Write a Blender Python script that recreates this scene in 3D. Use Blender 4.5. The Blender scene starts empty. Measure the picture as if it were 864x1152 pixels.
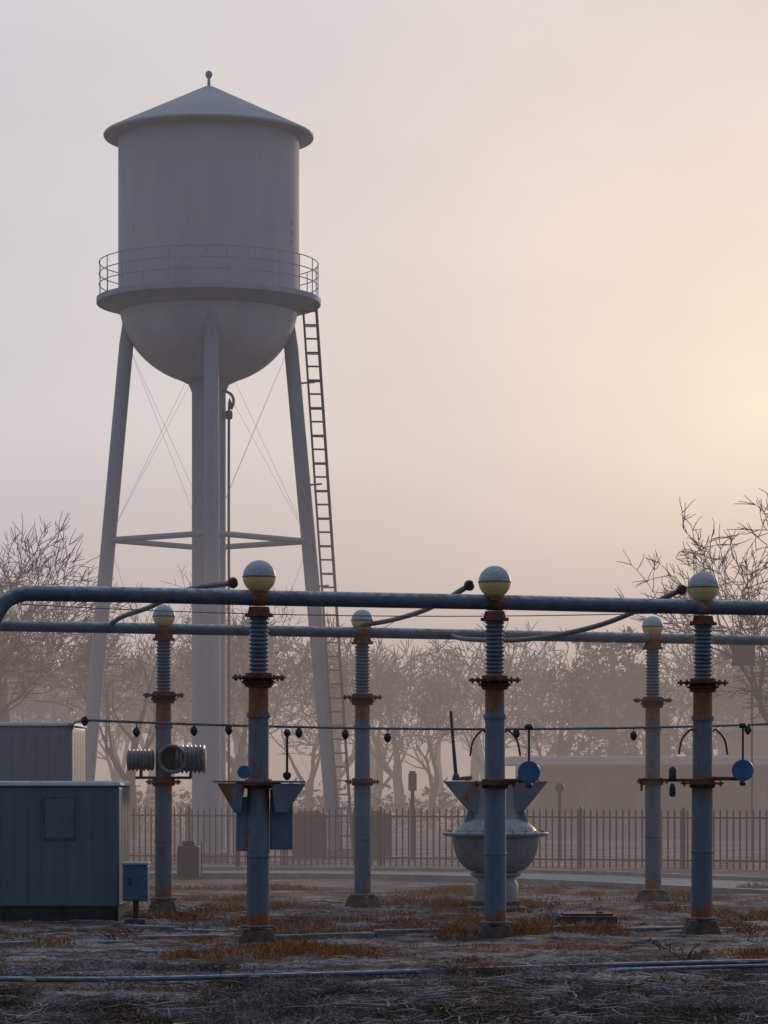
import bpy, math, random
from mathutils import Vector, Matrix, noise
import numpy as np
random.seed(7)
scene=bpy.context.scene
scene.view_settings.view_transform='Standard'
scene.view_settings.look='None'
scene.view_settings.exposure=0
R=math.radians

# ------------------------------------------------------------------ materials
def newmat(name):
    m=bpy.data.materials.new(name); m.use_nodes=True
    nt=m.node_tree; nt.nodes.clear()
    out=nt.nodes.new('ShaderNodeOutputMaterial')
    b=nt.nodes.new('ShaderNodeBsdfPrincipled')
    nt.links.new(b.outputs[0],out.inputs[0])
    return m,nt,b
def N(nt,t,**kw):
    n=nt.nodes.new(t)
    for k,v in kw.items(): setattr(n,k,v)
    return n
def ramp(nt,fac,stops):
    r=N(nt,'ShaderNodeValToRGB')
    els=r.color_ramp.elements
    while len(els)<len(stops): els.new(0.5)
    for e,(p,c) in zip(els,stops):
        e.position=p; e.color=(*c,1) if len(c)==3 else c
    nt.links.new(fac,r.inputs[0]); return r.outputs[0]
def noisetex(nt,scale,detail=5,vscale=(1,1,1),rough=.6):
    tc=N(nt,'ShaderNodeTexCoord'); mp=N(nt,'ShaderNodeMapping')
    mp.inputs['Scale'].default_value=vscale
    nt.links.new(tc.outputs['Object'],mp.inputs[0])
    n=N(nt,'ShaderNodeTexNoise'); n.inputs['Scale'].default_value=scale
    n.inputs['Detail'].default_value=detail; n.inputs['Roughness'].default_value=rough
    nt.links.new(mp.outputs[0],n.inputs['Vector']); return n.outputs['Fac']
def mixc(nt,fac,a,b):
    m=N(nt,'ShaderNodeMix',data_type='RGBA')
    if isinstance(fac,float): m.inputs[0].default_value=fac
    else: nt.links.new(fac,m.inputs[0])
    for i,v in ((6,a),(7,b)):
        if isinstance(v,tuple): m.inputs[i].default_value=(*v,1)
        else: nt.links.new(v,m.inputs[i])
    return m.outputs[2]
def bump(nt,b,h,st=.3,dist=.02):
    bp=N(nt,'ShaderNodeBump'); bp.inputs['Strength'].default_value=st; bp.inputs['Distance'].default_value=dist
    nt.links.new(h,bp.inputs['Height']); nt.links.new(bp.outputs[0],b.inputs['Normal'])
def mth(nt,op,a,b):
    m=N(nt,'ShaderNodeMath',operation=op)
    for i,v in ((0,a),(1,b)):
        if isinstance(v,(int,float)): m.inputs[i].default_value=v
        else: nt.links.new(v,m.inputs[i])
    return m.outputs[0]
def mul(nt,a,b): return mth(nt,'MULTIPLY',a,b)
def surf(name,c1,c2,rough=.6,scale=3,rust=0.0,frost=0.0,metal=0.0,bst=0,vs=(1,1,1),rustc=(.16,.055,.02),frostc=(.5,.54,.62),bands=None,spec=.5):
    m,nt,b=newmat(name)
    n=noisetex(nt,scale,5,vs)
    col=ramp(nt,n,[(.35,c1),(.65,c2)])
    if rust>0:
        rn=noisetex(nt,2.3,7,(1.6,1.6,.55),.72)
        if bands:
            tc=N(nt,'ShaderNodeTexCoord'); s=N(nt,'ShaderNodeSeparateXYZ'); nt.links.new(tc.outputs['Object'],s.inputs[0])
            bb=ramp(nt,mul(nt,s.outputs['Z'],.2),bands)
            rn=mth(nt,'ADD',rn,mul(nt,bb,.22))
        lo=.66-rust*.3
        rm=ramp(nt,rn,[(lo,(0,0,0)),(lo+.06,(1,1,1))])
        rn2=noisetex(nt,11,4)
        rc=ramp(nt,rn2,[(.3,(rustc[0]*.35,rustc[1]*.4,rustc[2]*.7)),(.7,rustc)])
        col=mixc(nt,rm,col,rc)
    if frost>0:
        g=N(nt,'ShaderNodeNewGeometry'); s=N(nt,'ShaderNodeSeparateXYZ')
        nt.links.new(g.outputs['Normal'],s.inputs[0])
        fr=ramp(nt,s.outputs['Z'],[(.3,(0,0,0)),(.9,(1,1,1))])
        fn=ramp(nt,noisetex(nt,9,5),[(.35,(0.1,0.1,0.1)),(.6,(1,1,1))])
        col=mixc(nt,mul(nt,mul(nt,fr,fn),frost),col,frostc)
    nt.links.new(col,b.inputs['Base Color'])
    b.inputs['Roughness'].default_value=rough; b.inputs['Metallic'].default_value=metal
    b.inputs['Specular IOR Level'].default_value=spec
    if bst>0: bump(nt,b,noisetex(nt,25,3),bst,.01)
    return m

M={}
k0=(0,0,0);k1=(1,1,1);kh=(.5,.5,.5)
BANDS=[(0.04,k1),(.11,k0),(.38,k0),(.455,kh),(.48,kh),(.53,k0),(.62,k0),(.74,k1),(.78,k1)]
M['steel']=surf('weathered_blue_steel',(.07,.105,.155),(.12,.16,.22),.5,3,rust=.2,frost=.6,vs=(1,1,.4),bst=.2,bands=BANDS,rustc=(.25,.085,.025))
M['steelrust']=surf('rusty_blue_steel',(.063,.094,.137),(.115,.146,.187),.6,3,rust=.40,frost=.5,vs=(1,1,.4),bst=.25,bands=BANDS,rustc=(.27,.09,.025))
M['pipe']=surf('frosted_pipe',(.04,.062,.097),(.078,.106,.152),.42,5,rust=.08,frost=.9,bst=.2)
M['rib']=surf('insulator_rib',(.048,.08,.115),(.08,.12,.155),.4,4,rust=.25,frost=.35)
M['rust']=surf('rust',(.045,.02,.013),(.15,.055,.024),.85,8,frost=.2,bst=.3)
M['weed']=surf('dried_stalk',(.05,.03,.02),(.14,.075,.035),.9,8,frost=.5)
M['dark']=surf('dark_iron',(.012,.013,.016),(.03,.03,.035),.6,8)
M['cable']=surf('cable',(.04,.05,.065),(.085,.10,.12),.6,8,frost=.5)
M['footing']=surf('footing_rusty',(.04,.03,.026),(.10,.07,.055),.9,6,frost=.3,bst=.3)
M['cream']=surf('cream_enamel',(.52,.43,.18),(.64,.54,.27),.35,4,rust=.12)
M['balltop']=surf('frosted_enamel',(.22,.28,.34),(.36,.41,.47),.55,14,frost=.4,rust=.05)
M['bluedisc']=surf('blue_enamel',(.02,.085,.21),(.03,.12,.28),.4,6,rust=.14)
M['bluebin']=surf('blue_paint',(.035,.085,.15),(.055,.12,.20),.5,4,rust=.2,frost=.7)
M['tower']=surf('tower_paint',(.335,.355,.405),(.40,.415,.455),.85,1.0,rust=.04,vs=(1,1,.2),rustc=(.24,.21,.2),spec=.15)
M['towerroof']=surf('tower_roof_paint',(.33,.35,.395),(.39,.41,.44),.7,1.5,spec=.2)
M['towerdark']=surf('tower_steel',(.24,.27,.325),(.30,.33,.38),.8,1.5,rust=.1,vs=(1,1,.2),rustc=(.2,.13,.1),spec=.2)
M['towerrod']=surf('galvanised_rod',(.4,.42,.46),(.5,.52,.55),.7,1.5)
M['ladder']=surf('ladder_steel',(.09,.085,.09),(.14,.13,.135),.7,1.5)
M['cab']=surf('cabinet_paint',(.075,.107,.13),(.10,.137,.162),.55,2,rust=.1,vs=(1,1,.3),rustc=(.06,.06,.06))
M['cab2']=surf('cabinet_paint_light',(.12,.16,.195),(.155,.195,.23),.55,2,rust=.06,vs=(1,1,.3),rustc=(.08,.08,.08))
M['cabroof']=surf('cabinet_roof_frost',(.22,.28,.34),(.34,.4,.46),.6,3,frost=.8)
M['plinth']=surf('plinth',(.018,.018,.02),(.04,.038,.036),.9,5)
M['vessel']=surf('vessel_enamel',(.14,.16,.185),(.22,.24,.26),.45,4,rust=.18,frost=.5,rustc=(.16,.09,.06))
M['drum']=surf('drum_galvanised',(.07,.08,.095),(.16,.17,.185),.4,4,rust=.26,frost=.6)
M['fence']=surf('fence_iron',(.018,.018,.022),(.04,.037,.037),.6,6)
M['bark']=surf('bark',(.018,.014,.013),(.038,.03,.027),.9,5,vs=(1,1,.3),spec=.15)
M['grey']=surf('grey_machine',(.04,.045,.05),(.07,.075,.08),.7,4)
M['conc']=surf('concrete',(.10,.10,.105),(.20,.20,.205),.9,3,frost=.5)
M['asphalt']=surf('asphalt',(.05,.053,.06),(.085,.09,.10),.8,2,frost=.3)
M['kerb']=surf('kerb_stone',(.15,.15,.155),(.25,.245,.24),.9,3,frost=.7)
M['wall']=surf('plaster_wall',(.13,.115,.11),(.18,.16,.15),.9,1)
M['wallroof']=surf('flat_roof',(.3,.3,.32),(.4,.4,.42),.8,1)
M['glass']=surf('dark_window',(.02,.025,.03),(.03,.035,.04),.15,1)
M['evergreen']=surf('evergreen_needles',(.015,.022,.015),(.04,.045,.028),.9,2,spec=.15)

# ground
m,nt,b=newmat('frosty_ground')
big=noisetex(nt,.42,5,(.55,1.1,1),.6); mid=noisetex(nt,1.1,7,(.5,1.6,1),.72); fine=noisetex(nt,14,5,(1,1,1),.75); wet=noisetex(nt,.8,6,(.5,1.3,1.7),.7)
soil=ramp(nt,fine,[(.3,(.032,.026,.023)),(.7,(.15,.125,.112))])
grass=ramp(nt,fine,[(.3,(.07,.03,.011)),(.7,(.34,.165,.05))])
col=mixc(nt,ramp(nt,big,[(.48,(0,0,0)),(.56,(1,1,1))]),soil,grass)
frost=ramp(nt,mid,[(.44,(0,0,0)),(.58,(1,1,1))])
fr2=ramp(nt,fine,[(.38,(0,0,0)),(.54,(1,1,1))])
col=mixc(nt,mul(nt,mul(nt,frost,fr2),.85),col,(.50,.50,.54))
dk=ramp(nt,wet,[(.40,(.22,.20,.20)),(.51,(1,1,1))])
mm=N(nt,'ShaderNodeMix',data_type='RGBA',blend_type='MULTIPLY'); mm.inputs[0].default_value=1
nt.links.new(col,mm.inputs[6]); nt.links.new(dk,mm.inputs[7]); col=mm.outputs[2]
nt.links.new(col,b.inputs['Base Color']); b.inputs['Roughness'].default_value=.95
b.inputs['Specular IOR Level'].default_value=.2
bump(nt,b,fine,1,.08); M['ground']=m
def grassmat(name,a,c,frostc):
    m,nt,b=newmat(name)
    n=noisetex(nt,1.3,4); n2=noisetex(nt,30,1)
    col=mixc(nt,ramp(nt,n2,[(.35,(0,0,0)),(.65,(1,1,1))]),a,c)
    col=mixc(nt,ramp(nt,n,[(.47,(0,0,0)),(.63,(.65,.65,.65))]),col,frostc)
    nt.links.new(col,b.inputs['Base Color']); b.inputs['Roughness'].default_value=.9
    b.inputs['Specular IOR Level'].default_value=.15
    return m
M['grass']=grassmat('dead_grass',(.15,.062,.018),(.46,.22,.065),(.38,.32,.28))
M['twig']=grassmat('frosted_straw',(.05,.037,.03),(.22,.17,.135),(.5,.49,.52))

# ------------------------------------------------------------------ mesh builder
class MB:
    def __init__(s): s.v=[]; s.f=[]
    def add(s,vs,fs):
        o=len(s.v); s.v+= [tuple(v) for v in vs]; s.f+=[tuple(i+o for i in f) for f in fs]; return s
    def ring(s,c,u,w,r,n):
        return [(c+u*(r*math.cos(2*math.pi*i/n))+w*(r*math.sin(2*math.pi*i/n))) for i in range(n)]
    def tube(s,pts,rad,n=10,cap=True):
        pts=[Vector(p) for p in pts]
        if not isinstance(rad,(list,tuple)): rad=[rad]*len(pts)
        vs=[];k=len(pts); prev=None
        for i,p in enumerate(pts):
            t=(pts[min(i+1,k-1)]-pts[max(i-1,0)]).normalized()
            if prev is None:
                a=Vector((0,0,1)) if abs(t.z)<.9 else Vector((1,0,0))
                u=t.cross(a).normalized()
            else: u=(prev-t*prev.dot(t)).normalized()
            prev=u; w=t.cross(u)
            vs+=s.ring(p,u,w,rad[i],n)
        fs=[]
        for i in range(k-1):
            for j in range(n):
                a=i*n+j;b_=i*n+(j+1)%n
                fs.append((a,b_,b_+n,a+n))
        if cap: fs.append(tuple(range(n-1,-1,-1))); fs.append(tuple((k-1)*n+j for j in range(n)))
        return s.add(vs,fs)
    def lathe(s,prof,n=32,c=(0,0,0),axis='z'):
        vs=[]
        for r,z in prof:
            r=max(r,1e-4)
            for i in range(n):
                a=2*math.pi*i/n; x=r*math.cos(a);y=r*math.sin(a)
                if axis=='z': q=(c[0]+x,c[1]+y,c[2]+z)
                elif axis=='x': q=(c[0]+z,c[1]+x,c[2]+y)
                else: q=(c[0]+y,c[1]+z,c[2]+x)
                vs.append(q)
        fs=[]
        for i in range(len(prof)-1):
            for j in range(n):
                a=i*n+j;b_=i*n+(j+1)%n
                fs.append((a,b_,b_+n,a+n))
        if prof[0][0]>1e-3: fs.append(tuple(range(n-1,-1,-1)))
        if prof[-1][0]>1e-3: fs.append(tuple((len(prof)-1)*n+j for j in range(n)))
        return s.add(vs,fs)
    def box(s,c,sz,top=None,rot=0):
        x,y,z=[q/2 for q in sz]; t=top or (1,1)
        vs=[(-x,-y,-z),(x,-y,-z),(x,y,-z),(-x,y,-z),(-x*t[0],-y*t[1],z),(x*t[0],-y*t[1],z),(x*t[0],y*t[1],z),(-x*t[0],y*t[1],z)]
        cr,sr=math.cos(rot),math.sin(rot)
        vs=[(c[0]+a*cr-b_*sr,c[1]+a*sr+b_*cr,c[2]+d) for a,b_,d in vs]
        return s.add(vs,[(3,2,1,0),(4,5,6,7),(0,1,5,4),(1,2,6,5),(2,3,7,6),(3,0,4,7)])
    def prism(s,poly,y0,y1):
        n=len(poly)
        vs=[(x,y0,z) for x,z in poly]+[(x,y1,z) for x,z in poly]
        fs=[tuple(range(n)),tuple(range(2*n-1,n-1,-1))]
        for i in range(n):
            j=(i+1)%n; fs.append((i,i+n,j+n,j))
        return s.add(vs,fs)
def mkobj(name,mb,mat,parent=None,loc=(0,0,0),bev=0,smooth=True):
    me=bpy.data.meshes.new(name); me.from_pydata(mb.v,[],mb.f); me.update()
    import bmesh
    bm=bmesh.new(); bm.from_mesh(me); bmesh.ops.recalc_face_normals(bm,faces=bm.faces); bm.to_mesh(me); bm.free()
    if smooth:
        me.polygons.foreach_set('use_smooth',[True]*len(me.polygons))
        me.set_sharp_from_angle(angle=R(38))
    me.materials.append(M[mat])
    o=bpy.data.objects.new(name,me); scene.collection.objects.link(o); o.location=loc
    if parent: o.parent=parent
    if bev:
        bv=o.modifiers.new('bevel','BEVEL'); bv.width=bev; bv.segments=2; bv.limit_method='ANGLE'; bv.angle_limit=R(40)
    return o
def empty(name,loc=(0,0,0),rot=0):
    e=bpy.data.objects.new(name,None); scene.collection.objects.link(e); e.location=loc; e.rotation_euler=(0,0,rot)
    e.empty_display_size=.3; return e
def smoothpts(pts,n=6):
    P=[Vector(p) for p in pts]; out=[]
    for i in range(len(P)-1):
        p0=P[max(i-1,0)];p1=P[i];p2=P[i+1];p3=P[min(i+2,len(P)-1)]
        for k in range(n):
            t=k/n
            out.append(.5*((2*p1)+(p2-p0)*t+(2*p0-5*p1+4*p2-p3)*t*t+(3*p1-p0-3*p2+p3)*t**3))
    out.append(P[-1]); return out

# ------------------------------------------------------------------ ground
def gh(x,y):
    f=max(0,min(1,(66-y)/8))*max(0,min(1,(26-abs(x))/8))
    return f*(.10*noise.noise(Vector((x*.22,y*.22,3)))+.06*noise.noise(Vector((x*1.1,y*1.1,9)))+.035*noise.noise(Vector((x*4,y*4,1))))
def axis_coords(lo,hi,step,far0,far1):
    c=list(np.arange(lo,hi+1e-6,step)); s=step;x=hi
    while x<far1: s*=1.35; x+=s; c.append(x)
    s=step;x=lo
    while x>far0: s*=1.35; x-=s; c.insert(0,x)
    return c
xs=axis_coords(-11,11,.09,-4000,4000); ys=axis_coords(27,60,.11,-300,6000)
vs=[(x,y,gh(x,y)) for y in ys for x in xs]; nx=len(xs)
fs=[(j*nx+i,j*nx+i+1,(j+1)*nx+i+1,(j+1)*nx+i) for j in range(len(ys)-1) for i in range(nx-1)]
mb=MB(); mb.v=vs; mb.f=fs
g=mkobj('ground',mb,'ground')

# access road with kerbs
def strip(pts,half,z0):
    P=smoothpts([(x,y,0) for x,y in pts],8); L=[];Rr=[]
    for i,p in enumerate(P):
        t=(P[min(i+1,len(P)-1)]-P[max(i-1,0)]).normalized(); n=Vector((-t.y,t.x,0))
        L.append(p+n*half);Rr.append(p-n*half)
    return P,L,Rr
P,L,Rr=strip([(-30,72.5),(-12,73.5),(-3,74.3),(2.5,72.5),(6,68.5),(10,62.5),(18,50),(34,30)],2.3,0)
mb=MB(); n=len(P)
mb.v=[(p.x,p.y,.04) for p in L]+[(p.x,p.y,.04) for p in Rr]
mb.f=[(i,i+1,n+i+1,n+i) for i in range(n-1)]
road=empty('access_road')
mkobj('asphalt',mb,'asphalt',road)
for nm,E,sg in (('kerb_far',L,1),('kerb_near',Rr,-1)):
    mb=MB(); k=len(E)
    for i in range(k):
        t=(E[min(i+1,k-1)]-E[max(i-1,0)]).normalized(); nn=Vector((-t.y,t.x,0))*sg
        a=E[i]; c=a+nn*.16
        mb.v+=[(a.x,a.y,-.05),(a.x,a.y,.13),(c.x,c.y,.13),(c.x,c.y,-.05)]
    for i in range(k-1):
        for q in range(4):
            mb.f.append((i*4+q,i*4+(q+1)%4,(i+1)*4+(q+1)%4,(i+1)*4+q))
    mkobj(nm,mb,'kerb',road)

# ------------------------------------------------------------------ grass and straw
def blades(name,mat,N_,xr,yr,hr,wr,dens,flat,seed):
    rg=random.Random(seed); V=[];F=[]
    cnt=0;tries=0
    while cnt<N_ and tries<N_*12:
        tries+=1
        x=rg.uniform(*xr);y=rg.uniform(*yr)
        if abs(x)>y*.16+1: continue
        d=dens(x,y)
        if rg.random()>d: continue
        z=gh(x,y); a=rg.uniform(0,6.283); h=rg.uniform(*hr)*(.5+d)
        ln=rg.uniform(*flat)*h
        dx,dy=math.cos(a)*ln,math.sin(a)*ln
        w=rg.uniform(*wr); wa=rg.uniform(0,3.14); wx,wy=math.cos(wa)*w,math.sin(wa)*w
        zz=h*rg.uniform(.7,1)
        o=len(V)
        V+=[(x-wx,y-wy,z-.02),(x+wx,y+wy,z-.02),(x+dx*.45+wx*.8,y+dy*.45+wy*.8,z+zz*.6),(x+dx*.45-wx*.8,y+dy*.45-wy*.8,z+zz*.6+w),(x+dx,y+dy,z+zz*rg.uniform(.6,1.05))]
        F+=[(o,o+1,o+2,o+3),(o+3,o+2,o+4)]
        cnt+=1
    me=bpy.data.meshes.new(name); me.from_pydata(V,[],F); me.materials.append(M[mat])
    ob=bpy.data.objects.new(name,me); scene.collection.objects.link(ob)
fronts=[(-1.868,44.7),(1.69,45.9),(4.96,47.2)]
backs=[(-4.0,54.8),(-.397,56.3),(5.22,58.6)]
def dens_g(x,y):
    v=noise.noise(Vector((x*.35,y*.5,5)))*1.0+noise.noise(Vector((x*1.3,y*1.3,2)))*.7-.15
    for px,py in fronts+backs+[(2,54.8),(3.4,50),(-4.3,51.5)]:
        d=math.hypot((x-px-.4),(y-py-.6)*.8)
        v+=.5*math.exp(-d*d/1.2)
        d=math.hypot((x-px),(y-py+.5)*.8); v-=.8*math.exp(-d*d/.2)
    return max(0.0,min(1,v*1.6))
blades('dead_grass','grass',55000,(-11,11),(38.5,66),(.04,.17),(.004,.010),dens_g,(.2,.9),3)
def dens_t(x,y):
    v=noise.noise(Vector((x*.5,y*.8,15)))*1.2+noise.noise(Vector((x*2,y*2,12)))*.7+.2+(35.5-y)*.1
    return max(0.02,min(1,v))
blades('frosted_straw','twig',60000,(-7,7),(27.5,40.5),(.03,.13),(.003,.008),dens_t,(.8,3.0),5)

rg=random.Random(11); mb=MB()
for k in range(1100):
    x=rg.uniform(-6,6); y=rg.uniform(28.5,35)
    if noise.noise(Vector((x*.4,y*.5,40)))<-.05+ (y-31)*.04: continue
    a=rg.uniform(0,6.28); L_=rg.uniform(.25,1.1); pts=[];z=gh(x,y)+rg.uniform(.01,.11)
    px,py=x,y
    for i in range(5):
        pts.append((px,py,z)); a+=rg.uniform(-.35,.35); px+=math.cos(a)*L_/4; py+=math.sin(a)*L_/4; z+=rg.uniform(-.03,.035)
    mb.tube(pts,[.011,.010,.008,.006,.003],4,False)
mkobj('brush_twigs',mb,'twig')

mb=MB(); rg=random.Random(78)
spots=[(-4.0,45.2),(-3.3,54),(.4,55.6),(2.55,54.1),(3.0,53.6),(5.8,57.8),(-5.2,39),(6.2,52)]+[(rg.uniform(-1,1)*6,rg.uniform(37,61)) for _ in range(12)]
for x,y in spots:
    for i in range(rg.randint(9,22)):
        a=rg.uniform(0,6.28); r=rg.uniform(.02,.16); h=rg.uniform(.06,.24)
        p=Vector((x+math.cos(a)*r,y+math.sin(a)*r,gh(x,y)-.01))
        q=p+Vector((math.cos(a)*r,math.sin(a)*r,h*.6)); s=q+Vector((math.cos(a)*r*1.2,math.sin(a)*r*1.2,h*.2))
        mb.tube([p,q,s],[.007,.006,.003],3,False)
        for j in range(4):
            b0=q.lerp(s,rg.random()); mb.tube([b0,b0+Vector((rg.uniform(-.05,.05),rg.uniform(-.05,.05),rg.uniform(-.02,.05)))],[.009,.003],3,False)
mkobj('dried_weeds',mb,'weed')

mb=MB(); rg=random.Random(5)
for k in range(6500):
    y=rg.uniform(28,60);x=rg.uniform(-1,1)*(y*.14+.6)
    if noise.noise(Vector((x*.5,y*.5,70)))<-.05: continue
    s=rg.uniform(.012,.05); z=gh(x,y)
    vs=[(x+rg.uniform(.6,1.2)*s*a,y+rg.uniform(.6,1.2)*s*b_,z+rg.uniform(.5,1)*s*c) for a,b_,c in ((1,0,0),(-1,0,0),(0,1,0),(0,-1,0),(0,0,1))]
    mb.add(vs,[(0,2,4),(2,1,4),(1,3,4),(3,0,4)])
mkobj('gravel',mb,'conc',smooth=False)

def conduit(pts,r,mat='pipe'):
    e=empty('ground_conduit'); mb=MB()
    mb.tube(smoothpts(pts,8),r,8); mkobj('pipe_run',mb,mat,e)
    mb=MB()
    for p in smoothpts(pts,2)[1:-1:2]:
        mb.box((p.x,p.y,p.z-.04),(.14,.2,.1))
    mkobj('saddles',mb,'conc',e,bev=.01)
conduit([(-5,35.6,.08),(-3,36,.05),(0,37,.06),(3,38.2,.08),(6.5,39.3,.09),(12,41,.09)],.032)
conduit([(1.6,36.6,.05),(4,38,.06),(7,38.4,.08),(12,38.6,.08)],.026)
e=empty('concrete_kerb'); mb=MB()
for (x0,y0,x1,y1) in ((-9,43.2,-2.6,45.4),(-6,41.2,-9,44),(-2.2,45.2,6,48.6),(-4.2,49,-1.6,47.2)):
    a=math.atan2(y1-y0,x1-x0); L_=math.hypot(x1-x0,y1-y0)
    k=int(L_/1.2)+1
    for i in range(k):
        t=(i+.5)/k
        cx,cy=x0+(x1-x0)*t,y0+(y1-y0)*t
        mb.box((cx,cy,gh(cx,cy)-.01+random.uniform(-.02,.012)),(L_/k-.02,.16,.13),rot=a+random.uniform(-.012,.012))
mkobj('kerb_stones',mb,'conc',e,bev=.015)

# ------------------------------------------------------------------ bus support posts
def ribs(z0,z1,r0,r1,pitch):
    pr=[(r0,z0)];z=z0
    while z+pitch<=z1+1e-6:
        pr+=[(r0,z+pitch*.12),(r1,z+pitch*.4),(r1,z+pitch*.6),(r0,z+pitch*.88)]; z+=pitch
    pr.append((r0,z1)); return pr
def flange(mb,z,r,t=.035,bolts=10,hang=True):
    mb.lathe([(.12,z-t),(r,z-t),(r,z),(.12,z)],28)
    mb.lathe([(.17,z-.09),(.2,z-.085),(.2,z+.05),(.15,z+.06)],20)
    for i in range(bolts):
        a=2*math.pi*i/bolts+.2; x,y=math.cos(a)*(r-.045),math.sin(a)*(r-.045)
        mb.tube([(x,y,z-t-.03),(x,y,z+.025)],.016,6)
matseq=['steelrust','steel','steelrust','steelrust','steel','steelrust']
def post(x,y,row,idx):
    e=empty('bus_support_post',(x,y,0))
    s=1 if row==0 else .95
    zt=4.86 if row==0 else 4.95
    mb=MB(); mb.box((0,0,.08),(.60*s,.60*s,.28),top=(.7,.7)); mb.lathe([(.24,.2),(.24,.25),(.17,.26)],20); mkobj('footing',mb,'footing',e,bev=.015)
    mb=MB(); mb.lathe([(.165*s,.2),(.165*s,2.3),(.155*s,2.36),(.15*s,3.85)],28); mkobj('shaft',mb,matseq[idx],e)
    mb=MB(); mb.lathe(ribs(3.95,zt-.02,.12*s,.15*s,.062),28); mkobj('ribbed_insulator',mb,'rib',e)
    mb=MB(); flange(mb,3.93,.40*s,.03,12); flange(mb,3.86 ,.25*s,.03,8)
    mb.lathe([(.1,zt-.05),(.215*s,zt-.045),(.215*s,zt),(.17,zt+.005),(.15,zt+.10),(.1,zt+.10)],24)
    flange(mb,2.36,.34*s,.035,10)
    mkobj('flanges',mb,'rust',e)
    mb=MB(); mb.lathe([(.172*s,3.32),(.176*s,3.34),(.176*s,3.38),(.172*s,3.40)],24)
    mb.lathe([(.170*s,1.25),(.174*s,1.26),(.174*s,1.29),(.170*s,1.30)],24); mkobj('bands',mb,matseq[idx],e)
    br=.245 if row==0 else .205; bz=5.405 if row==0 else 5.345
    pr=[(math.cos(t)*br,math.sin(t)*br) for t in np.linspace(-math.pi/2,0,10)]
    mb=MB(); mb.lathe(pr,32,(0,0,bz)); mkobj('ball_lower',mb,'cream',e)
    pr=[(math.cos(t)*br,math.sin(t)*br) for t in np.linspace(0,math.pi/2,10)]
    mb=MB(); mb.lathe(pr,32,(0,0,bz+.002)); mkobj('ball_upper',mb,'balltop',e)
    mb=MB(); mb.lathe([(br-.01,bz-.012),(br+.008,bz-.01),(br+.008,bz+.01),(br-.01,bz+.012)],32); mb.box((0,0,bz-br-.0),(.14,.26,.08)); mkobj('seam_band',mb,'steel',e)
    return e
posts=[post(x,y,0,i) for i,(x,y) in enumerate(fronts)]+[post(x,y,1,3+i) for i,(x,y) in enumerate(backs)]
for i,p in enumerate(posts): p.rotation_euler=(R(random.uniform(-.3,.3)),R([.25,-.1,.3,.1,-.2,.3][i]),R([0,0,0,0,60,140][i]))

def horns(e,z,w):
    mb=MB()
    for s in (-1,1):
        mb.tube(smoothpts([(s*.15,-.1,z),(s*(w*.6),-.1,z+.03),(s*w,-.1,z-.12),(s*(w+.05),-.1,z-.36)],6),.017,6)
    mkobj('arcing_horns',mb,'dark',e)
horns(posts[1],3.12,.33); horns(posts[2],3.15,.33)
e=posts[0]
mb=MB()
mb.prism([(-.60,2.35),(-.20,2.35),(-.24,1.92),(-.34,1.92)],-.24,.2)
mb.prism([(.20,2.35),(.70,2.35),(.42,1.92),(.26,1.92)],-.24,.2)
mb.box((-.22,.1,1.75),(.2,.24,.8)); mb.box((.34,.16,1.82),(.34,.2,.9))
mkobj('hopper_brackets',mb,'steel',e,bev=.012)
mb=MB(); mb.box((.02,-.02,2.378),(1.36,.5,.03)); mkobj('top_plate',mb,'steel',e,bev=.006)
mb=MB(); mb.lathe([(.09,-.02),(.1,0),(.09,.02)],20,(-.2,-.28,2.52),'y'); mkobj('blue_knob',mb,'bluedisc',e)
def disc(e,x,z,top,r=.17):
    mb=MB(); mb.lathe([(r*.96,-.03),(r,-.015),(r,.015),(r*.96,.03)],28,(x,-.34,z),'y'); mkobj('blue_disc',mb,'bluedisc',e)
    mb=MB(); mb.tube([(x,-.34,z+r-.02),(x,-.34,top)],.018,6); mb.lathe([(.05,-.04),(.07,0),(.05,.04)],10,(x,-.34,top)); mb.lathe([(.04,-.04),(.055,0),(.03,.05)],10,(x,-.34,z-r-.03)); mkobj('disc_hanger',mb,'dark',e)
    mb=MB(); mb.tube([(0,-.12,z-.15+.02),(x,-.3,z-.13)],.03,8); mkobj('disc_arm',mb,'rust',e)
disc(posts[1],.50,2.52,3.2); disc(posts[2],.59,2.55,3.24)
mb=MB(); mb.box((-.5,0,2.39),(1.0,.12,.05)); mb.tube([(-.95,0,2.365),(-.95,0,2.22)],.02,6); mkobj('cross_arm',mb,'rust',posts[2])
mb=MB(); mb.lathe([(.03,2.4),(.06,2.42),(.06,2.56),(.03,2.6)],12,(-.47,-.05,0)); mb.lathe([(.03,2.13),(.05,2.16),(.05,2.26),(.03,2.34)],12,(-.47,-.05,0)); mkobj('canister',mb,'dark',posts[2])
mb=MB(); mb.tube([(.43,-.2,2.4),(.43,-.2,3.1)],.02,6); mb.lathe([(.03,-.05),(.06,0),(.03,.05)],10,(.43,-.2,3.1)); mb.lathe([(.03,-.04),(.06,0),(.06,.05),(.02,.08)],10,(.43,-.2,2.45)); mkobj('hanging_rod',mb,'dark',posts[0])
e=posts[3]
def hribs(x0,x1,r0,r1,k):
    pr=[(r0*.5,x0),(r0,x0+.01)]
    for i in range(k):
        a=x0+.01+(x1-x0-.02)*i/k; b_=(x1-x0-.02)/k
        pr+=[(r0,a+b_*.1),(r1,a+b_*.35),(r1,a+b_*.65),(r0,a+b_*.9)]
    pr+=[(r0,x1-.01),(r0*.5,x1)]; return pr
mb=MB(); mb.lathe(hribs(-.66,-.16,.17,.20,7),24,(0,-.1,2.74),'x'); mb.lathe(hribs(.22,.78,.22,.26,7),24,(0,-.1,2.76),'x'); mkobj('ribbed_drum',mb,'drum',e)
mb=MB(); N0=28
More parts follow.
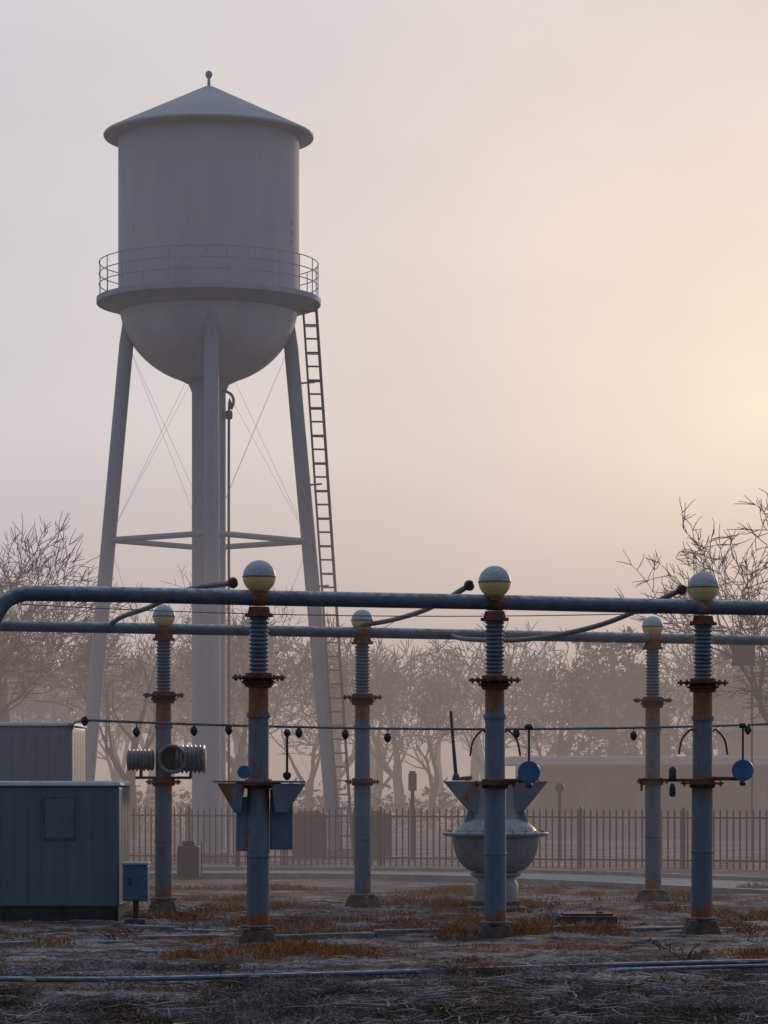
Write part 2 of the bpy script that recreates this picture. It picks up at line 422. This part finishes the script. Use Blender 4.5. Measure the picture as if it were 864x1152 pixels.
prof=[(.20,.04),(.27,.02),(.27,-.30),(.255,-.335),(.225,-.335),(.21,-.30),(.21,-.03),(.20,.04)]
vs=[];fs=[]
for r,z in prof:
    for i in range(N0):
        a=2*math.pi*i/N0; vs.append((.18+r*math.sin(a),-.05+z,2.76+r*math.cos(a)))
for i in range(len(prof)-1):
    for j in range(N0): fs.append((i*N0+j,i*N0+(j+1)%N0,(i+1)*N0+(j+1)%N0,(i+1)*N0+j))
mb.add(vs,fs); mkobj('open_ring',mb,'drum',e)
mb=MB(); mb.lathe([(.205,-.10),(.06,-.11),(.05,-.2),(.001,-.21)],24,(.18,-.05,2.76),'y'); mkobj('drum_mouth',mb,'dark',e)
mb=MB(); mb.box((.0,0,2.42),(1.0,.3,.05)); mb.box((-.4,-.1,2.5),(.05,.2,.16)); mb.box((.5,-.1,2.47),(.05,.2,.12)); mkobj('drum_shelf',mb,'rust',e)

# bus pipes
e=empty('bus_pipe')
sl=.366
fy=lambda x:44.7+sl*(x+1.868)
pts=[(-5.66,fy(-5.66),-.05),(-5.66,fy(-5.66),4.2),(-5.64,fy(-5.64),4.55),(-5.55,fy(-5.55),4.8),(-5.42,fy(-5.42),4.98),(-5.2,fy(-5.2),5.08),(-4.9,fy(-4.9),5.095)]+[(x,fy(x),5.10+.004*math.sin(x)) for x in (-3,-1.868,0,1.69,3,4.96,8,14)]
mb=MB(); mb.tube(smoothpts(pts,5),.115,20); mkobj('pipe',mb,'pipe',e)
mb=MB()
for x in (-1.868,1.69,4.96):
    d=Vector((1,sl,0)).normalized(); p=Vector((x,fy(x),5.1)); mb.tube([p-d*.12,p+d*.12],.125,20)
mkobj('clamps',mb,'steel',e)
mb=MB(); mb.tube([(14,fy(14),0),(14,fy(14),5)],.15,16); mkobj('end_post',mb,'steel',e)
by=lambda x:54.8+.412*(x+4)
e=empty('bus_pipe'); mb=MB(); mb.tube([(x,by(x),5.12) for x in (-10,-4,-.4,5.22,8,15)],.10,20); mkobj('pipe',mb,'pipe',e)
mb=MB()
for x in (-4,-.397,5.22):
    d=Vector((1,.412,0)).normalized(); p=Vector((x,by(x),5.12)); mb.tube([p-d*.1,p+d*.1],.112,20)
mkobj('clamps',mb,'steel',e)
mb=MB(); mb.tube([(-10,by(-10),0),(-10,by(-10),5.1)],.14,16); mb.tube([(15,by(15),0),(15,by(15),5.1)],.14,16); mkobj('end_posts',mb,'steel',e)

def cable(pts,r=.045,knob=True):
    e=empty('jumper_cable'); mb=MB(); mb.tube(smoothpts(pts,8),r,8); mkobj('cable',mb,'cable',e)
    p=Vector(pts[-1]); q=Vector(pts[-2]); d=(p-q).normalized()
    mb=MB(); mb.tube([p-d*.12,p,p+d*.03,p+d*.1],[.05,.055,.085,.06],12); mkobj('terminal',mb,'dark',e)
cable([(-4.9,by(-4.9)-.02,5.2),(-4.6,53.3,5.27),(-4.0,51.5,5.33),(-3.1,48,5.42),(-2.25,44.9,5.33)])
cable([(-.5,by(-.5)-.05,5.25),(.1,55.4,5.30),(.75,51,5.28),(1.3,46.2,5.37)])
cable([(1.25,by(1.25),5.10),(1.6,56,4.98),(2.6,54,4.9),(3.7,51,5.02),(4.65,47.3,5.37)])

e=empty('overhead_wire'); mb=MB()
wp=lambda x:(x,49.5+.32*x,3.23+.0035*(x-1)**2)
mb.tube([wp(x) for x in np.linspace(-4.75,9,30)],.022,6)
p=wp(-4.75); mb.tube([p,(-5.5,54,3.42),(-6.0,57.97,3.42)],.02,6)
mkobj('wire',mb,'cable',e)
mb=MB()
for x,dr in ((-4.75,.0),(-3.95,.14),(-3.05,.09),(-1.38,.08),(-.63,.09),(.06,.13),(4.2,.12),(6.2,.07),(-2.5,.06),(2.2,.06)):
    p=wp(x); mb.tube([p,(p[0],p[1],p[2]-dr-.01)],.01,6)
    mb.lathe([(.02,.06),(.055,.03),(.065,-.02),(.04,-.07),(.01,-.1)],10,(p[0],p[1],p[2]-dr))
mkobj('drop_insulators',mb,'dark',e)
mb=MB(); mb.tube([wp(9),(9,wp(9)[1],0)],.03,8); mb.box((-6.0,57.99,3.40),(.1,.06,.12)); mkobj('wire_fixings',mb,'steel',e)
e=empty('overhead_wire'); mb=MB(); mb.tube([(x,51,5.15+.004*(x-1)**2) for x in np.linspace(-9,12,26)],.009,5); mkobj('wire',mb,'cable',e)
mb=MB(); mb.tube([(-9,51,0),(-9,51,5.6)],.06,8);mb.tube([(12,51,0),(12,51,5.7)],.06,8); mkobj('wire_posts',mb,'steel',e)

# ------------------------------------------------------------------ bowl vessel
e=empty('equipment_vessel',(2.02,54.6,0))
mb=MB(); mb.lathe([(.55,-.05),(.55,.08),(.46,.12),(.46,.2)],32); mkobj('base',mb,'footing',e)
mb=MB(); mb.lathe([(.4,.2),(.4,.5),(.36,.56),(.36,.62),(.46,.66),(.46,.7),(.36,.72)],32); mkobj('pedestal',mb,'vessel',e)
pr=[(.36,.72)]+[(.36+.42*math.sin(t),.72+.62*(1-math.cos(t))) for t in np.linspace(.2,math.pi/2,10)]+[(.78,1.36),(.95,1.38),(.96,1.42),(.94,1.44),(.74,1.45),(.70,1.52),(.58,1.62),(.46,1.68),(.42,2.2),(.44,2.36),(.3,2.4)]
mb=MB(); mb.lathe(pr,48); mkobj('bowl',mb,'vessel',e)
mb=MB()
mb.prism([(-.95,2.36),(-.25,2.36),(-.3,1.75),(-.52,1.85)],-.3,.3)
mb.prism([(.25,2.36),(.93,2.36),(.52,1.85),(.3,1.75)],-.3,.3)
mb.prism([(-.8,2.37),(-.45,2.37),(-.42,2.46),(-.62,2.44)],-.2,.2); mb.prism([(.35,2.37),(.8,2.37),(.6,2.5),(.4,2.48)],-.2,.2)
mb.prism([(-.62,1.45),(-.40,1.45),(-.36,1.78),(-.50,1.85)],-.2,.2); mb.prism([(.40,1.45),(.62,1.45),(.50,1.85),(.36,1.78)],-.2,.2)
mkobj('hopper_wings',mb,'steel',e,bev=.015)
mb=MB(); mb.tube([(-.72,-.2,2.4),(-.82,-.2,3.62)],[.035,.025],8); mb.lathe([(.08,2.38),(.06,2.46),(.04,2.5)],10,(-.72,-.2,0)); mkobj('whip_rod',mb,'dark',e)
mb=MB()
for i in range(20):
    a=i*math.pi/10; mb.tube([(math.cos(a)*.86,math.sin(a)*.86,1.36),(math.cos(a)*.86,math.sin(a)*.86,1.47)],.018,6)
mkobj('rim_bolts',mb,'rust',e)

# ------------------------------------------------------------------ cabinets
def cabinet(name,x0,x1,y0,y1,h,mat,door=None,pl=.25):
    e=empty(name,((x0+x1)/2,(y0+y1)/2,0)); w=x1-x0;d=y1-y0
    mb=MB(); mb.box((0,0,pl/2-.05),(w-.04,d-.04,pl+.1)); mkobj('plinth',mb,'plinth',e,bev=.01)
    mb=MB(); mb.box((0,0,(pl+h)/2),(w,d,h-pl-.004)); mkobj('body',mb,mat,e,bev=.035)
    mb=MB(); k=int(w/.22)
    for i in range(1,k): mb.box((-w/2+w*i/k,-d/2-.002,(pl+h)/2),(.010,.008,h-pl-.2))
    k2=int(d/.3)
    for i in range(1,k2): mb.box((w/2+.002,-d/2+d*i/k2,(pl+h)/2),(.008,.02,h-pl-.2))
    mkobj('panel_ribs',mb,mat,e)
    mb=MB(); mb.box((0,0,h+.045),(w+.1,d+.1,.085),top=(.97,.95)); mkobj('roof',mb,'cabroof',e,bev=.03)
    if door:
        dx,dz,dw,dh=door
        mb=MB(); mb.box((dx,-d/2-.016,dz),(dw,.03,dh)); mkobj('hatch',mb,mat,e,bev=.008)
        mb=MB()
        for s in (-1,1):
            mb.box((dx+s*(dw/2+.012),-d/2-.02,dz),(.014,.03,dh+.04)); mb.box((dx,-d/2-.02,dz+s*(dh/2+.012)),(dw,.03,.014))
        mb.box((dx+dw*.38,-d/2-.045,dz),(.03,.03,.1)); mkobj('hatch_trim',mb,mat,e)
    return e
cabinet('switchgear_cabinet',-8.2,-4.44,50.7,52.9,2.28,'cab',door=(.88,1.75,.5,.68))
cabinet('switchgear_cabinet',-9.0,-5.98,58,60.5,3.4,'cab2')

e=empty('blue_service_box',(-4.13,50.3,0))
mb=MB(); mb.box((0,0,.02),(.34,.34,.12)); mb.tube([(0,0,.05),(0,0,.45)],.05,10); mkobj('pedestal',mb,'footing',e)
mb=MB(); mb.box((0,0,.68),(.42,.34,.6)); mkobj('box',mb,'bluebin',e,bev=.02)
mb=MB(); mb.box((0,0,1.0),(.46,.4,.05)); mkobj('lid',mb,'cabroof',e,bev=.015)
mb=MB(); mb.box((-.09,-.185,.7),(.03,.03,.12)); mkobj('latch',mb,'dark',e)

e=empty('utility_box',(-4.6,71.2,0))
mb=MB(); mb.box((0,0,.42),(.52,.45,.75)); mkobj('box',mb,'dark',e,bev=.03)
mb=MB(); mb.box((0,0,.85),(.3,.3,.12)); mkobj('cap',mb,'dark',e,bev=.03)
mb=MB(); mb.tube([(.3,0,0),(.3,0,.9)],.025,6); mkobj('standpipe',mb,'conc',e)

e=empty('access_hatch',(3.37,50.2,0))
mb=MB(); mb.box((0,0,.07),(.95,.9,.16)); mkobj('frame',mb,'footing',e,bev=.02)
mb=MB(); mb.box((0,0,.17),(.82,.78,.035)); mb.box((.2,-.2,.2),(.12,.03,.03)); mkobj('lid',mb,'rust',e,bev=.008)

# ------------------------------------------------------------------ fence
e=empty('picket_fence'); fyy=lambda x:83.8-.32*(x+7.4)
mb=MB(); ang=math.atan(-.32); x=-16
while x<16:
    y=fyy(x); h=1.5+random.uniform(-.01,.01)
    mb.box((x,y,h/2),(.045,.03,h)); mb.box((x,y,h+.04),(.045,.03,.08),top=(.1,.1)); x+=.165
mkobj('pickets',mb,'fence',e)
mb=MB()
for z in (.22,1.34):
    a=Vector((-16,fyy(-16)+.03,z));b_=Vector((16,fyy(16)+.03,z)); L_=(b_-a).length; c=(a+b_)/2
    mb.box(c,(L_,.04,.05),rot=ang)
mkobj('rails',mb,'fence',e)
mb=MB(); x=-16
while x<=16:
    mb.box((x+.08,fyy(x+.08)+.1,.79),(.07,.07,1.58),rot=ang); mb.box((x+.08,fyy(x+.08)+.1,1.60),(.09,.09,.05),top=(.4,.4),rot=ang); x+=2.64
mkobj('posts',mb,'fence',e)

def unit(x,y,w,h):
    e=empty('condenser_unit',(x,y,0)); mb=MB(); mb.box((0,0,h/2),(w,.8,h)); mkobj('case',mb,'dark',e,bev=.03)
    mb=MB(); mb.box((0,0,.05),(w+.2,1,.1)); mkobj('pad',mb,'conc',e)
    mb=MB()
    for i in range(8): mb.box((0,-.41,.2+i*(h-.3)/8),(w*.8,.03,.04))
    mb.lathe([(.3,0),(.33,.0),(.33,.06),(.28,.07)],20,(0,0,h)); mkobj('louvres',mb,'fence',e)
unit(-2.15,87.6,1.0,1.35); unit(-.35,87.4,1.15,1.35)
e=empty('signal_post',(.82,87,0)); mb=MB(); mb.tube([(0,0,0),(0,0,2.0)],.06,10); mkobj('mast',mb,'fence',e)
mb=MB(); mb.box((0,0,2.25),(.24,.24,.5)); mb.box((0,0,2.53),(.18,.18,.08)); mb.box((0,-.14,2.35),(.16,.1,.04)); mkobj('head',mb,'dark',e,bev=.02)
e=empty('lamp_post',(5.0,86,0)); mb=MB(); mb.tube([(0,0,0),(0,0,2.0)],[.06,.04],10); mkobj('mast',mb,'fence',e)
mb=MB(); mb.lathe([(.04,1.98),(.13,2.02),(.14,2.12),(.1,2.2),(.02,2.24)],16); mkobj('lantern',mb,'dark',e)
e=empty('signal_post',(-3.75,77.5,0)); mb=MB(); mb.tube([(0,0,0),(0,0,1.7)],.07,10); mkobj('mast',mb,'dark',e)
mb=MB(); mb.box((0,0,1.75),(.2,.2,.3)); mkobj('head',mb,'dark',e,bev=.02)
e=empty('sign_board',(10.35,87,0)); mb=MB(); mb.tube([(.25,.06,0),(.25,.06,6.3)],.03,10); mkobj('pole',mb,'grey',e)
mb=MB(); mb.box((0,0,5.95),(.66,.06,.7)); mkobj('panel',mb,'grey',e,bev=.01)
mb=MB(); mb.box((0,-.035,5.95),(.56,.01,.6)); mkobj('face',mb,'grey',e)

# ------------------------------------------------------------------ water tower
T=empty('water_tower',(-5.157,89,0),R(5))
mb=MB(); mb.lathe([(2.9,21.17),(3.08,21.20),(3.10,21.25),(3.06,21.30),(.12,22.72),(0,22.74)],64); 
mb.lathe([(2.5,21.12),(2.9,21.17)],64)
mkobj('roof',mb,'towerroof',T)
mb=MB(); mb.tube([(0,0,22.6),(0,0,23.0)],[.06,.04],10); mb.lathe([(0.001,22.94),(.08,22.99),(.11,23.08),(.08,23.16),(0.001,23.2)],16); mkobj('finial',mb,'towerdark',T)
mb=MB()
for i in range(20):
    a=2*math.pi*i/20; mb.tube([(math.cos(a)*.2,math.sin(a)*.2,22.672),(math.cos(a)*3.03,math.sin(a)*3.03,21.306)],.012,4,False)
mkobj('roof_seams',mb,'towerroof',T)
mb=MB(); mb.lathe([(2.66,16.35),(2.66,18.7),(2.66,21.15)],96); mkobj('tank_shell',mb,'tower',T)
mb=MB()
for z in (18.3,20.2):
    mb.tube([(math.cos(a)*2.655,math.sin(a)*2.655,z) for a in np.linspace(0,2*math.pi,97)],.010,4,False)
mkobj('weld_seams',mb,'tower',T)
pr=[(2.64*math.sin(t),16.4-2.45*math.cos(t)) for t in np.linspace(.1,math.pi/2,24)]
mb=MB(); mb.lathe(pr,96); mkobj('tank_bowl',mb,'tower',T)
mb=MB(); mb.lathe([(2.6,16.02),(2.75,16.1),(3.2,16.3),(3.28,16.28),(3.3,16.3),(3.3,16.45),(3.22,16.47),(2.6,16.47)],96); mkobj('balcony',mb,'towerdark',T)
mb=MB()
for i in range(24):
    a=2*math.pi*(i+.5)/24; c,s=math.cos(a),math.sin(a)
    mb.tube([(c*3.22,s*3.22,16.45),(c*3.22,s*3.22,17.5)],.016,6)
for z in (16.85,17.17,17.5):
    pts=[(math.cos(a)*3.22,math.sin(a)*3.22,z) for a in np.linspace(0,2*math.pi,73)]
    mb.tube(pts,.015,6,False)
mkobj('railing',mb,'towerdark',T)
mb=MB(); mb.lathe([(.62,-.05),(.62,.2),(.52,.24),(.5,.3),(.5,13.7),(.6,13.95),(.9,14.1)],32)
mkobj('riser_column',mb,'towerdark',T)
rt,rb,zt=2.33,3.78,16.1
def legp(k,z):
    a=-math.pi/2+k*math.pi/2; r=rt+(rb-rt)*(1-z/zt); return Vector((math.cos(a)*r,math.sin(a)*r,z))
mb=MB()
for k in range(4): mb.tube([legp(k,0),legp(k,6),legp(k,zt-1),legp(k,zt)],[.23,.22,.21,.15],16)
mkobj('legs',mb,'towerdark',T)
mb=MB()
for k in range(4):
    p=legp(k,0); mb.box((p.x,p.y,.12),(.9,.9,.34),top=(.8,.8))
mkobj('leg_footings',mb,'conc',T,bev=.03)
mb=MB()
for k in range(4):
    mb.tube([legp(k,9.35),legp((k+1)%4,9.35)],.085,8)
mkobj('ring_struts',mb,'towerdark',T)
mb=MB()
for k in range(4):
    for a,b_ in ((9.4,15.2),(.8,9.3)):
        if b_<10 and k in (0,3): continue
        mb.tube([legp(k,a),legp((k+1)%4,b_)],.0045,5); mb.tube([legp((k+1)%4,a),legp(k,b_)],.0045,5)
mkobj('tie_rods',mb,'towerrod',T)
mb=MB(); lt=Vector((2.95,-.35,16.3)); lb=Vector((4.05,-.35,.05))
for s in (-.2,.2): mb.tube([lt+Vector((s,0,.0)),lb+Vector((s,0,0))],.035,6)
n=40
for i in range(n):
    p=lb.lerp(lt,(i+.5)/n); mb.tube([p-Vector((.19,0,0)),p+Vector((.19,0,0))],.03,6)
for s in (-.19,.19): mb.tube([lt+Vector((s,.35,0)),lb+Vector((s,.35,0))],.02,5)
for i in range(0,n,2):
    p=lb.lerp(lt,(i+.5)/n)
    mb.tube([p+Vector((-.19,0,0)),p+Vector((-.19,.35,0)),p+Vector((.19,.35,0)),p+Vector((.19,0,0))],.018,5)
mkobj('ladder',mb,'ladder',T)
mb=MB()
for z in (2,5,8,11,14):
    q=legp(1,z); t=z/16.3; p=lb.lerp(lt,t); mb.tube([q,p],.03,5)
mkobj('ladder_brackets',mb,'towerdark',T)
mb=MB(); mb.tube(smoothpts([(.35,-.3,13.75),(.62,-.3,13.65),(.72,-.3,13.45),(.66,-.3,13.2),(.58,-.3,12.9),(.58,-.3,6),(.58,-.3,.1)],5),.04,8)
mb.lathe([(.08,12.9),(.11,12.95),(.11,13.1),(.08,13.15)],12,(.58,-.3,0)); mkobj('drain_pipe',mb,'ladder',T)
mb=MB()
for z in (18.2,17.95,18.5): mb.box((2.36,-1.24,z),(.03,.02,.16),rot=-.5)
mkobj('rust_dashes',mb,'towerdark',T)  # rust dashes on the tank shell, modelled as thin boxes

# ------------------------------------------------------------------ trees
def grow(seed,maxd,nch,spread,h,up=.06,trunk=.28,rmin=.010,p4=.4,ratio=(.62,.86)):
    rg=random.Random(seed); V=[];F=[]
    def ringv(p,t,r,n):
        a=Vector((0,0,1)) if abs(t.z)<.9 else Vector((1,0,0))
        u=t.cross(a).normalized(); w=t.cross(u); o=len(V)
        for i in range(n):
            c=p+u*(r*math.cos(6.2832*i/n))+w*(r*math.sin(6.2832*i/n)); V.append((c.x,c.y,c.z))
        return o
    def br(p,d,L_,r,dep):
        n=7 if dep==0 else (5 if dep<3 else 3); k=5 if dep<4 else 3
        r=max(r,rmin)
        o=ringv(p,d,r,n); pts=[]
        r1=max(r*(.55 if dep else .72),rmin*.5)
        for i in range(k):
            wob=.10 if dep<2 else .17
            d=(d+Vector((rg.gauss(0,wob),rg.gauss(0,wob),rg.gauss(0,wob)*.7+up*(1 if dep<5 else .3)))).normalized()
            p=p+d*(L_/k); rr=r+(r1-r)*(i+1)/k
            o2=ringv(p,d,rr,n)
            for j in range(n): F.append((o+j,o+(j+1)%n,o2+(j+1)%n,o2+j))
            o=o2; pts.append((p.copy(),d.copy(),rr))
        if dep>=maxd: return
        m=nch+ (1 if rg.random()<p4 else 0)
        for c in range(m):
            t=1.0 if c==0 else rg.uniform(.3 if dep else .55,1)
            q,dd,rr=pts[min(k-1,int(t*k))]
            ax=Vector((rg.gauss(0,1),rg.gauss(0,1),rg.gauss(0,1))); ax=dd.cross(ax).normalized()
            an=R(rg.uniform(8,22) if c==0 else rg.uniform(*spread))
            nd=(Matrix.Rotation(an,3,ax)@dd)
            if nd.z<-.15: nd.z*=.3
            br(q,nd.normalized(),L_*rg.uniform(*ratio),rr*(.85 if c==0 else rg.uniform(.5,.7)),dep+1)
    br(Vector((0,0,-.2)),Vector((0,0,1)),3.0,trunk,0)
    zm=max(v[2] for v in V); s=h/zm
    V=[(a*s,b_*s,c*s if c>0 else c) for a,b_,c in V]
    return V,F
def tmesh(name,*a,**k):
    V,F=grow(*a,**k); me=bpy.data.meshes.new(name); me.from_pydata(V,[],F); me.materials.append(M['bark']); return me
tm=[tmesh('bare_tree_mesh',21,7,2,(24,50),12.5,p4=.85,rmin=.014),tmesh('bare_tree_mesh',33,7,2,(22,48),12.5,p4=.85,rmin=.014),tmesh('bare_tree_mesh',47,7,2,(26,52),12.5,p4=.85,rmin=.014)]
tm.append(tmesh('old_tree_mesh',58,7,2,(28,56),12.5,up=.03,trunk=.42,rmin=.015,p4=.8,ratio=(.66,.9)))
def tree(i,x,y,s=1,rot=0):
    o=bpy.data.objects.new('bare_tree',tm[i]); scene.collection.objects.link(o); o.location=(x,y,0); o.scale=(s,s,s); o.rotation_euler=(0,0,rot)
tree(0,-13.0,102,.90,.5); tree(1,-16.2,106,.93,2); tree(2,-9.6,114,.84,4)
tree(1,-6.5,124,.8,1.2); tree(2,-14.6,116,1,5)
tree(3,12.2,91,1.04,2.2); tree(2,13.4,97,1.10,3)
rg=random.Random(3); V=[];F=[]
base=[grow(60+i,6,2,(26,52),1.0,rmin=.026,p4=.85) for i in range(3)]
for k in range(46):
    y=rg.uniform(132,180); x=(-.15+.32*(k+rg.random())/46)*y
    h=rg.uniform(7.5,12)*(y/160)
    v,f=base[k%3]; a=rg.uniform(0,6.28); c,s=math.cos(a)*h,math.sin(a)*h; o=len(V)
    V+=[(x+p[0]*c-p[1]*s,y+p[0]*s+p[1]*c,p[2]*h) for p in v]; F+=[tuple(i+o for i in q) for q in f]
me=bpy.data.meshes.new('distant_trees'); me.from_pydata(V,[],F); me.materials.append(M['bark'])
scene.collection.objects.link(bpy.data.objects.new('distant_trees',me))
def leafmass(name,clumps,nper,size,seed,trunk=None):
    rg=random.Random(seed); V=[];F=[]
    for (cx,cy,cz,rx,ry,rz) in clumps:
        for i in range(nper):
            u=Vector((rg.gauss(0,1),rg.gauss(0,1),rg.gauss(0,1))).normalized()*(rg.random()**.4)
            p=Vector((cx+u.x*rx,cy+u.y*ry,max(0,cz+u.z*rz)))
            a=Vector((rg.gauss(0,1),rg.gauss(0,1),rg.gauss(0,1))).normalized()*size*rg.uniform(.5,1.3)
            b_=Vector((rg.gauss(0,1),rg.gauss(0,1),rg.gauss(0,1))).normalized()*size*rg.uniform(.3,.8)
            o=len(V); V+=[tuple(p-a),tuple(p+b_),tuple(p+a),tuple(p-b_)]; F.append((o,o+1,o+2,o+3))
    if trunk:
        mb=MB(); mb.tube(trunk,[.3,.1],7); o=len(V); V+=mb.v; F+=[tuple(i+o for i in q) for q in mb.f]
    me=bpy.data.meshes.new(name); me.from_pydata(V,[],F); me.materials.append(M['evergreen'])
    ob=bpy.data.objects.new(name,me); scene.collection.objects.link(ob)
cl=[]; rg=random.Random(19)
for i in range(40):
    t=i/40; z=2.0+6.6*t; r=math.sqrt(max(0,1-(t*1.05-.15)**2))*2.6; a=i*2.4
    cl.append((10.6+math.cos(a)*r*rg.uniform(.4,1),140+math.sin(a)*r*.8,z+rg.uniform(-.4,.4),rg.uniform(.7,1.2),1.1,rg.uniform(.5,.8)))
leafmass('evergreen_tree',cl,80,.2,4,[(10.6,140,0),(10.6,140,8.2)])
cl=[]; rg=random.Random(9)
for i in range(90):
    x=-26+i*.62; cl.append((x,128+rg.uniform(-2,2),rg.uniform(.5,1.3),1.0,1.0,rg.uniform(.8,1.5)))
leafmass('hedge',cl,130,.15,8)

e=empty('low_building',(13.5,122,0))
mb=MB(); mb.box((0,0,1.4),(16,9,2.8)); mkobj('walls',mb,'wall',e)
mb=MB(); mb.box((0,-.6,2.98),(17.4,11,.35)); mkobj('roof_slab',mb,'wallroof',e,bev=.05)
mb=MB()
for i in range(7): mb.box((-6.6+i*2.2,-4.52,1.6),(1.3,.06,1.2))
mkobj('windows',mb,'glass',e)
mb=MB()
for i in range(8): mb.tube([(-7.7+i*2.2,-5.4,0),(-7.7+i*2.2,-5.4,2.8)],.09,8)
mkobj('canopy_columns',mb,'wall',e)
e=empty('gabled_house',(21.5,150,0))
mb=MB(); mb.box((0,0,2.3),(9,8,4.6)); mkobj('walls',mb,'wall',e)
mb=MB(); mb.prism([(-5,4.55),(5,4.55),(0,7.2)],-4.4,4.4); mkobj('roof',mb,'wallroof',e)
mb=MB()
for x in (-2.5,0,2.5): mb.box((x,-4.02,2.6),(1,.06,1.3))
mkobj('windows',mb,'glass',e)

# ------------------------------------------------------------------ fog banks, lit by their own emission
def glow_fog(name,lo,hi,dens,col):
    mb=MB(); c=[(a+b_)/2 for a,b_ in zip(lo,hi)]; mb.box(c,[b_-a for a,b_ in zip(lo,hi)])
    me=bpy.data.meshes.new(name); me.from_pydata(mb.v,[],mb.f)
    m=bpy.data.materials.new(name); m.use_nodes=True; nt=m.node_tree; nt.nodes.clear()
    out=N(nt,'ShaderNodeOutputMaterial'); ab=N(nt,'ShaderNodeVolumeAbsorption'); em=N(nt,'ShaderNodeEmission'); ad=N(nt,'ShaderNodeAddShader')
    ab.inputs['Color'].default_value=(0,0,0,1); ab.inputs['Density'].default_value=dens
    em.inputs['Color'].default_value=(*col,1); em.inputs['Strength'].default_value=dens  # haze light is emitted by the volume, standing in for scattering
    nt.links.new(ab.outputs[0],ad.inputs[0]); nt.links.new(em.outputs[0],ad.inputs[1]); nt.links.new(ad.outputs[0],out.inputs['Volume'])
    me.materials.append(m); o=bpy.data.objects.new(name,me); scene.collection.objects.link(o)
glow_fog('glow_fog',(-900,52,-3),(900,1200,8),.0040,(.36,.27,.235))
glow_fog('glow_fog',(-905,50,-4),(905,1205,32),.0020,(.53,.46,.445))

# ------------------------------------------------------------------ light
SUN_AZ,SUN_EL=R(20),R(9)
sd=bpy.data.lights.new('sun','SUN'); sd.energy=2.0; sd.angle=R(5); sd.color=(1,.76,.54)
so=bpy.data.objects.new('sun',sd); scene.collection.objects.link(so); so.location=(40,60,40)
dirv=Vector((math.sin(SUN_AZ)*math.cos(SUN_EL),math.cos(SUN_AZ)*math.cos(SUN_EL),math.sin(SUN_EL)))
so.rotation_euler=dirv.to_track_quat('Z','Y').to_euler()

w=bpy.data.worlds.new('World'); scene.world=w; w.use_nodes=True; nt=w.node_tree; nt.nodes.clear()
out=N(nt,'ShaderNodeOutputWorld')
sky=N(nt,'ShaderNodeTexSky'); sky.sky_type='NISHITA'; sky.sun_disc=False; sky.sun_elevation=SUN_EL; sky.sun_rotation=SUN_AZ; sky.dust_density=1
bg=N(nt,'ShaderNodeBackground'); bg.inputs[1].default_value=.005; nt.links.new(sky.outputs[0],bg.inputs[0])
tc=N(nt,'ShaderNodeTexCoord')
GA,GE=R(7.0),R(6.8)
gv=(math.sin(GA)*math.cos(GE),math.cos(GA)*math.cos(GE),math.sin(GE))
dp=N(nt,'ShaderNodeVectorMath',operation='DOT_PRODUCT'); nt.links.new(tc.outputs['Generated'],dp.inputs[0]); dp.inputs[1].default_value=gv
ac=N(nt,'ShaderNodeMath',operation='ARCCOSINE'); nt.links.new(dp.outputs['Value'],ac.inputs[0])
an=mul(nt,ac.outputs[0],1/math.pi)
d=lambda x:x/180
glow=ramp(nt,an,[(0,(1.10,.90,.70)),(d(3),(.97,.81,.665)),(d(7),(.79,.695,.65)),(d(11),(.70,.655,.65)),(d(17),(.64,.64,.68)),(d(60),(.41,.46,.57)),(1,(.11,.145,.225))])
sp=N(nt,'ShaderNodeSeparateXYZ'); nt.links.new(tc.outputs['Generated'],sp.inputs[0])
hz=ramp(nt,sp.outputs['Z'],[(0,(.74,.65,.63)),(.05,(.86,.81,.81)),(.11,(1,1,1))])
mm=N(nt,'ShaderNodeMix',data_type='RGBA',blend_type='MULTIPLY'); mm.inputs[0].default_value=1
nt.links.new(glow,mm.inputs[6]); nt.links.new(hz,mm.inputs[7])
nz=N(nt,'ShaderNodeTexNoise'); nz.inputs['Scale'].default_value=7; nz.inputs['Detail'].default_value=4
mp=N(nt,'ShaderNodeMapping'); mp.inputs['Scale'].default_value=(1,1,2.2); nt.links.new(tc.outputs['Generated'],mp.inputs[0]); nt.links.new(mp.outputs[0],nz.inputs['Vector'])
nv=ramp(nt,nz.outputs['Fac'],[(.3,(.94,.94,.955)),(.7,(1.05,1.045,1.035))])
m2=N(nt,'ShaderNodeMix',data_type='RGBA',blend_type='MULTIPLY'); m2.inputs[0].default_value=1
nt.links.new(mm.outputs[2],m2.inputs[6]); nt.links.new(nv,m2.inputs[7])
bg2=N(nt,'ShaderNodeBackground'); nt.links.new(m2.outputs[2],bg2.inputs[0]); bg2.inputs[1].default_value=1
ad=N(nt,'ShaderNodeAddShader'); nt.links.new(bg.outputs[0],ad.inputs[0]); nt.links.new(bg2.outputs[0],ad.inputs[1]); nt.links.new(ad.outputs[0],out.inputs[0])

# ------------------------------------------------------------------ camera
cd=bpy.data.cameras.new('camera'); cd.sensor_width=36; cd.lens=106.25; cd.shift_y=294/1152; cd.clip_end=9000; cd.clip_start=.5
co=bpy.data.objects.new('camera',cd); scene.collection.objects.link(co); co.location=(0,0,2.5); co.rotation_euler=(R(90),0,0)
scene.camera=co
